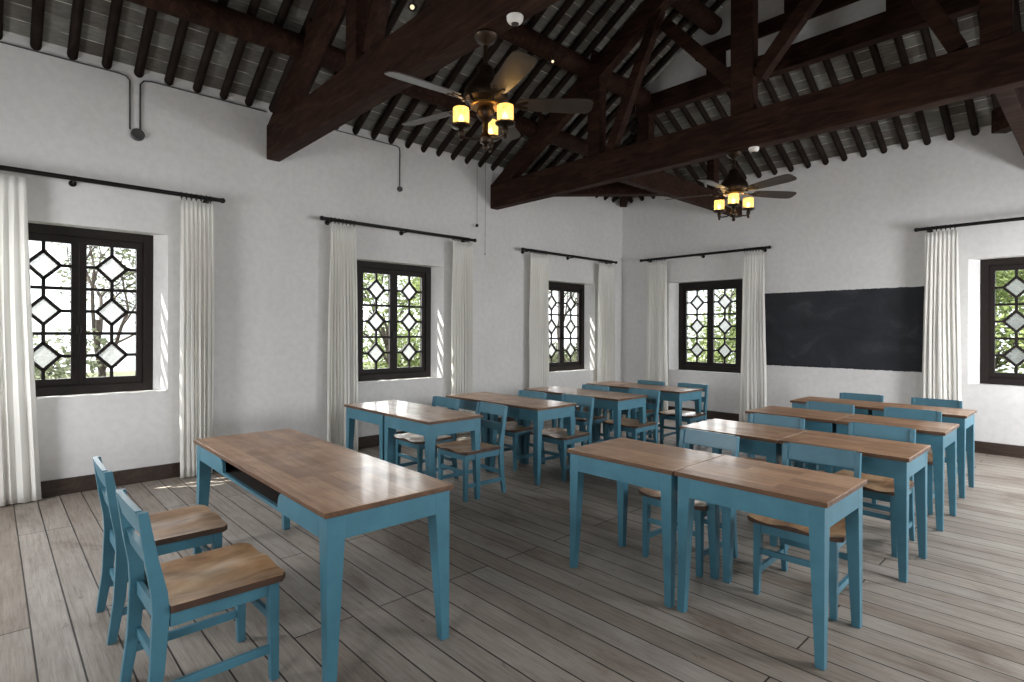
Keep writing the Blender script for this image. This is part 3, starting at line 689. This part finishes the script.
def make_chair():
    t = thing('wooden_chair', 'c', 'chair')      # origin: floor, centre of seat; faces -Y
    W, D, SH = .452, .425, .416; x = W/2-.012; yf = -D/2+.014; yb = D/2-.005
    se = MB(); nx, ny = 16, 14
    def top(i, j):
        u, v = i/nx*2-1, j/ny*2-1
        f = min(1, (1-v)*.62+.1); r_ = max(0, 1-((v-.25)/.85)**2)
        z = -.013*sin(pi*min(1, abs(u)*1.02))**2*f-.015*(1-u*u)*r_
        return z+.004
    hw, y0, y1 = W/2+.010, -D/2-.016, D/2-.022
    def P(i, j, z):
        u, v = i/nx, j/ny; xx = (-hw+2*hw*u)*(1.045-.07*v); yy = y0+(y1-y0)*v
        rr = .05; ax = abs(xx)
        if v < .12 and ax > hw-rr: yy += .022*((ax-(hw-rr))/rr)**2*(1-v/.12)
        return (xx, yy, z)
    th = .023; o = 0
    vs = [P(i, j, SH+th+top(i, j)) for j in range(ny+1) for i in range(nx+1)]+[P(i, j, SH+.0005) for j in range(ny+1) for i in range(nx+1)]
    n = (nx+1)*(ny+1); idx = lambda i, j: j*(nx+1)+i
    fs = [(idx(i,j), idx(i+1,j), idx(i+1,j+1), idx(i,j+1)) for j in range(ny) for i in range(nx)]
    fb = [(n+idx(i,j+1), n+idx(i+1,j+1), n+idx(i+1,j), n+idx(i,j)) for j in range(ny) for i in range(nx)]
    se.add(vs, fs, 0); se.f += [list(f) for f in fb]; se.m += [1]*len(fb)
    for i in range(nx):
        se.f.append([idx(i,0), n+idx(i,0), n+idx(i+1,0), idx(i+1,0)]); se.f.append([idx(i,ny), idx(i+1,ny), n+idx(i+1,ny), n+idx(i,ny)]); se.m += [1,1]
    for j in range(ny):
        se.f.append([idx(0,j), idx(0,j+1), n+idx(0,j+1), n+idx(0,j)]); se.f.append([idx(nx,j), n+idx(nx,j), n+idx(nx,j+1), idx(nx,j+1)]); se.m += [1,1]
    so = se.build('seat', [M['seat'], M['edge']], t, True)
    w = .042
    for s in (-1, 1):
        l = MB(); leg(l, s*x, yf, -s, 1, .044, .032, SH); l.build('front_leg', M['blue'], t, bevel=.003)
        # rear post: foot kicks back, upper half leans back
        p = MB(); xa, xb = (x-.030, x) if s > 0 else (-x, -x+.030)
        prof = [(yb+.045, 0), (yb+.010, .20), (yb-.006, SH), (yb+.002, SH+.08), (yb+.030, .62), (yb+.062, .80)]
        back = [(a+wd, z) for (a, z), wd in zip(prof, (.034,.046,.054,.050,.042,.032))]
        p.prism([(a-.012, z) for a, z in prof]+[(a-.012, z) for a, z in reversed(back)], 'x', xa, xb); p.build('rear_leg', M['blue'], t, bevel=.003)
        st = MB(); st.box(min(s*(x-.006), s*(x-.026)), max(s*(x-.006), s*(x-.026)), yf+.030, yb+.012, .115, .150); st.build('side_stretcher', M['blue'], t, bevel=.003)
    a = MB(); a.box(-x+.044, x-.044, yf+.004, yf+.022, SH-.058, SH); a.box(-x+.03, x-.03, yb-.004, yb+.014, SH-.058, SH)
    for s in (-1, 1): a.box(min(s*(x-.004), s*(x-.022)), max(s*(x-.004), s*(x-.022)), yf+.044, yb-.018, SH-.058, SH)
    a.build('seat_frame', M['blue'], t, bevel=.002)
    MB().box(-x+.038, x-.038, yf+.008, yf+.026, .235, .268).build('front_stretcher', M['blue'], t, bevel=.003)
    MB().box(-x+.028, x-.028, yb-.006, yb+.014, .185, .220).build('rear_stretcher', M['blue'], t, bevel=.003)
    def slat(z0, z1, dy):
        yy = lambda z: yb+.004+(z-.512)*(.062/.288)+dy
        m = MB(); n = 8; pts = []
        for k in range(n+1):
            u = k/n; xx = -x+.030+(2*x-.060)*u; bow = .002*(1-(2*u-1)**2)
            pts.append((xx, bow))
        for k in range(n):
            (xa, ba), (xb_, bb) = pts[k], pts[k+1]
            m.hexa([(xa, yy(z0)+ba-.002, z0), (xb_, yy(z0)+bb-.002, z0), (xb_, yy(z0)+bb+.018, z0), (xa, yy(z0)+ba+.018, z0)],
                   [(xa, yy(z1)+ba-.002, z1), (xb_, yy(z1)+bb-.002, z1), (xb_, yy(z1)+bb+.018, z1), (xa, yy(z1)+ba+.018, z1)])
        return m
    m = slat(.708, .803, 0)
    m.build('top_rail', M['blue'], t); slat(.575, .642, 0).build('back_slat', M['blue'], t)
    return t
desk0 = make_desk(.756, .585, 'school_desk', 'd', 'desk')
chair0 = make_chair()
used = dict(d=False, c=False)
def put(kind, proto, loc, rz, label, group):
    o = proto if not used[kind] else copy_tree(proto); used[kind] = True
    return place(o, loc, rz, label, group)
rows = {  # block: (x of left end, front edge y, chair back-rest positions (centre x, back y))
 'right': [(-2.350, 2.680, [(-1.872, 3.60), (-1.161, 3.63)]), (-2.315, 3.985, [(-1.842, 4.72), (-1.146, 4.82)]),
           (-2.340, 5.215, [(-1.846, 5.96), (-1.182, 6.04)]), (-2.375, 6.40, [(-1.866, 7.10), (-1.195, 7.14)])],
 'left':  [(-5.285, 2.625, [(-4.645, 3.43), (-3.984, 3.47)]), (-5.245, 3.865, [(-4.48, 4.52), (-3.86, 4.59)]),
           (-5.165, 5.050, [(-4.45, 5.62), (-3.77, 5.69)]), (-5.105, 6.250, [(-4.345, 6.73), (-3.742, 6.80)])]}
ordn = ['front row', 'second row', 'third row', 'last row']
for blk, rr in rows.items():
    for ri, (xl, yf, chs) in enumerate(rr):
        for k in (0, 1):
            side = ('left', 'right')[k]; sx = .98 if blk == 'left' else 1.; x = xl+(.378+k*.760)*sx
            ang = random.uniform(-.006, .006)
            dk = put('d', desk0, (x, yf+.2925+(.002 if k else 0), 0), ang,
                'blue-legged school desk with brown top, %s of the pair in the %s, %s block' % (side, ordn[ri], blk), 'school desks in two blocks')
            dk.scale = (sx, 1, 1)
            cxx, cy = chs[k]
            put('c', chair0, (cxx*1.012, cy*1.012-.275, 0), random.uniform(-.04, .04),
                'blue wooden chair behind the %s desk in the %s of the %s block' % (side, ordn[ri], blk), 'chairs behind the school desks')
td = make_desk(2.095, .655, 'teacher_table', 'long brown-topped blue table with an open shelf slot, in the left foreground', 'table', .085, .043, (.56, .60))
place(td, (-3.228, 1.340, 0), pi+radians(-.5))
nc1 = put('c', chair0, (-2.65, .700, 0), pi+.02, 'blue chair with worn brown seat at the long table, nearest the camera', 'chairs at the long table')
nc2 = put('c', chair0, (-3.455, .705, 0), pi-.01, 'blue chair with worn brown seat at the long table, nearer the left wall', 'chairs at the long table')

for o in (nc1, nc2): o.scale = (1.03, 1.06, 1.03)

# ------------------------------------------------------------------ garden outside
GZ = -.35
g = MB().box(-30, 20, -18, 34, GZ-.2, GZ); gm = g.build('garden_ground', M['soil']); tag(gm, 'grassy garden ground outside the windows', 'ground', kind='structure')
def leaves(mb, c, rad, n, size, rnd, flat=1.):
    for _ in range(n):
        d = V(rnd.gauss(0,1), rnd.gauss(0,1), rnd.gauss(0,1)*flat).normalized()*rad*(rnd.random()**.4)
        p = Vector(c)+V(d.x, d.y, d.z*flat); s = size*rnd.uniform(.6, 1.3)
        a = V(rnd.gauss(0,1), rnd.gauss(0,1), rnd.gauss(0,.6)).normalized(); b = a.cross(V(rnd.gauss(0,1), rnd.gauss(0,1), rnd.gauss(0,1))).normalized()
        mb.add([p-a*s, p+b*s*.42, p+a*s, p-b*s*.42], [(0,1,2,3)])
def tree(x, y, h, seed, label, leafy=1., leafm='leafg', name='garden_tree', size=.06):
    rnd = random.Random(seed); t = thing(name, label, 'tree', (x, y, GZ)); tr = MB(); lf = MB()
    def grow(p, d, ln, r, lvl):
        pts = [p]; q = p; dd = d
        for k in range(4):
            dd = (dd+V(rnd.gauss(0,.13), rnd.gauss(0,.13), rnd.gauss(0,.08))).normalized(); q = q+dd*ln/4; pts.append(q)
        tr.tube(pts, [r, r*.9, r*.8, r*.72, r*.62], 6 if lvl else 8)
        if lvl >= 2 and leafy > 0: leaves(lf, pts[-1], .42, int(40*leafy), size, rnd)
        if lvl < 4:
            for _ in range(3 if lvl < 3 else 2):
                nd = (dd+V(rnd.gauss(0,.6), rnd.gauss(0,.6), rnd.uniform(-.15,.5))).normalized()
                grow(pts[rnd.choice((2,3,4))], nd, ln*rnd.uniform(.6,.8), r*.55, lvl+1)
    grow(V(0,0,0), V(rnd.uniform(-.1,.1), rnd.uniform(-.1,.1), 1), h*.38, h*.014, 0)
    tr.build('tree_trunk', M['bark'], t, True)
    if lf.v: lf.build('foliage', M[leafm], t, fix=False)
def bush(x, y, r, hh, seed, label, mat):
    rnd = random.Random(seed); t = thing('garden_bush', label, 'bush', (x, y, GZ)); lf = MB(); tr = MB()
    for k in range(9):
        a = rnd.uniform(0, 2*pi); q = r*.75*sqrt(rnd.random()); px, py, pz = q*cos(a), q*sin(a), hh*rnd.uniform(.35, .85)
        tr.tube([(0,0,0), (px*.5, py*.5, pz*.5), (px, py, pz)], [.02,.014,.008], 5)
        leaves(lf, (px, py, pz*.9), hh*.36, 330, .07, rnd)
    leaves(lf, (0,0,hh*.4), hh*.5, 500, .07, rnd)
    tr.build('bush_stems', M['bark'], t, True); lf.build('foliage', M[mat], t, fix=False)
tree(-13.2, 1.6, 5.4, 11, 'thin bare-branched tree outside the nearest left window', .25, 'leafd')
tree(-17.0, 4.2, 6.0, 12, 'sparse tree behind the bare one outside the nearest left window', .35, 'leafd')
tree(-12.0, 7.4, 5.2, 13, 'green leafy tree outside the middle left window', 1.0, 'leafg')
tree(-13.0, 9.6, 5.4, 21, 'second leafy tree to the side of the middle left window', .8, 'leafg')
tree(-12.2, 14.2, 5.4, 14, 'leafy tree outside the left window closest to the corner', .8, 'leafd')
tree(-7.6, 15.5, 5.2, 15, 'leafy tree outside the window left of the blackboard', 1.0, 'leafg')
tree(-9.8, 16.6, 5.2, 18, 'leafy tree further left outside the window beside the corner', 1.0, 'leafg')
tree(-1.5, 13.6, 4.6, 16, 'bright green tree outside the window right of the blackboard', 2.2, 'leafg')
tree(-2.4, 16.2, 5.4, 19, 'taller green tree behind the bright one outside the right window', 2.0, 'leafg')
nb = 0
for x, y, r, h, mat, lab in [(-12.6, .3, 1.4, 1.9, 'leafd', 'grey-green bush outside the nearest left window'), (-11.6, 3.6, 1.4, 1.9, 'leafd', 'grey-green bush below the sparse tree outside'),
    (-12.8, 5.6, 1.2, 2.2, 'leafg', 'green bush left of the leafy tree outside the middle window'), (-13.4, 8.3, 1.3, 2.4, 'leafg', 'green bush right of the leafy tree outside the middle window'),
    (-12.6, 12.4, 1.2, 1.6, 'leafd', 'bush outside the corner window, left one'), (-13.6, 15.4, 1.3, 1.7, 'leafd', 'bush outside the corner window, right one'),
    (-9.8, 13.9, 1.2, 2.2, 'leafg', 'green bush outside the window beside the corner'), (-6.9, 14.2, 1.2, 2.3, 'leafg', 'green bush outside the window left of the blackboard'),
    (-2.2, 12.9, 1.2, 3.4, 'leafg', 'green bush below the bright tree outside the right window'), (.3, 13.6, 1.2, 3.4, 'leafg', 'green bush at the right edge outside the right window')]:
    bush(x, y, r, h, 50+nb, lab, mat); nb += 1

# ------------------------------------------------------------------ light
w = bpy.data.worlds.new('World'); S.world = w; w.use_nodes = True; nt = w.node_tree; nt.nodes.clear()
wo = nt.nodes.new('ShaderNodeOutputWorld'); bg = nt.nodes.new('ShaderNodeBackground')
tc = nt.nodes.new('ShaderNodeTexCoord'); sp = nt.nodes.new('ShaderNodeSeparateXYZ'); L(nt, tc, 'Generated', sp, 0)
r = ramp(nt, sp, 2, [(0, (.82,.86,.88)), (.35, (.86,.91,.98)), (1, (.70,.80,.95))])
L(nt, r, 0, bg, 0); bg.inputs[1].default_value = 1.9; L(nt, bg, 0, wo, 0)
sun = bpy.data.lights.new('sun', 'SUN'); sun.energy = 12; sun.angle = radians(.6); sun.color = (1,.95,.86)
so = bpy.data.objects.new('sun', sun); COL.objects.link(so)
so.rotation_euler = (-Vector((.40,.68,-1.10))).to_track_quat('Z', 'Y').to_euler()
def area(name, loc, d, sx, sy, e, col=(1,1,1)):
    l = bpy.data.lights.new(name, 'AREA'); l.shape = 'RECTANGLE'; l.size = sx; l.size_y = sy; l.energy = e; l.color = col
    o = bpy.data.objects.new(name, l); COL.objects.link(o); o.location = loc; o.rotation_euler = (-Vector(d)).to_track_quat('Z', 'Y').to_euler()
for (c, z), e in zip(WR, (150, 66, 16)): area('window_daylight', (XR+.10, c, z+WT/2), (-1,0,-.6), 1.1, 1.45, e, (.97,.975,1))
for (c, z), e in zip(WF, (85, 42)): area('window_daylight', (c, YF-.10, z+WT/2), (0,1,-.5), 1.1, 1.45, e, (.97,.975,1))
for (c, z), e in zip(WL, (90, 105, 120)): area('window_daylight', (XL-1.3, c, z+WT/2+.5), (1,0,-.35), 2.4, 2.2, e, (.98,.98,1))
for (c, z), e in zip(WB, (100, 42)): area('window_daylight', (c, YB+1.3, z+WT/2+.5), (0,-1,-.35), 2.4, 2.2, e, (.98,.98,1))

# ------------------------------------------------------------------ camera
FPX, YAW, CY, RO = 557.6, .8178, 330.85, .0035
cam = bpy.data.cameras.new('camera'); co = bpy.data.objects.new('camera', cam); COL.objects.link(co)
cam.sensor_width = 36; cam.lens = FPX/1024*36; cam.clip_end = 200; cam.clip_start = .05
cam.shift_y = -(341-CY)/1024
fw = V(-sin(YAW), cos(YAW), 0); r0 = V(cos(YAW), sin(YAW), 0); u0 = V(0,0,1)
rt = r0*cos(RO)+u0*sin(RO); up = u0*cos(RO)-r0*sin(RO)
m = Matrix((rt, up, -fw)).transposed().to_4x4(); m.translation = (0,0,1.5); co.matrix_world = m
S.camera = co
S.view_settings.view_transform = 'Standard'; S.view_settings.look = 'None'; S.view_settings.gamma = 1; S.view_settings.exposure = 0.54
S.view_settings.use_curve_mapping = False
S.cycles.max_bounces = 10; S.cycles.diffuse_bounces = 6; S.cycles.transparent_max_bounces = 16; S.cycles.glossy_bounces = 4
S.cycles.use_denoising = True; S.cycles.sample_clamp_indirect = 6; S.cycles.caustics_reflective = False; S.cycles.caustics_refractive = False
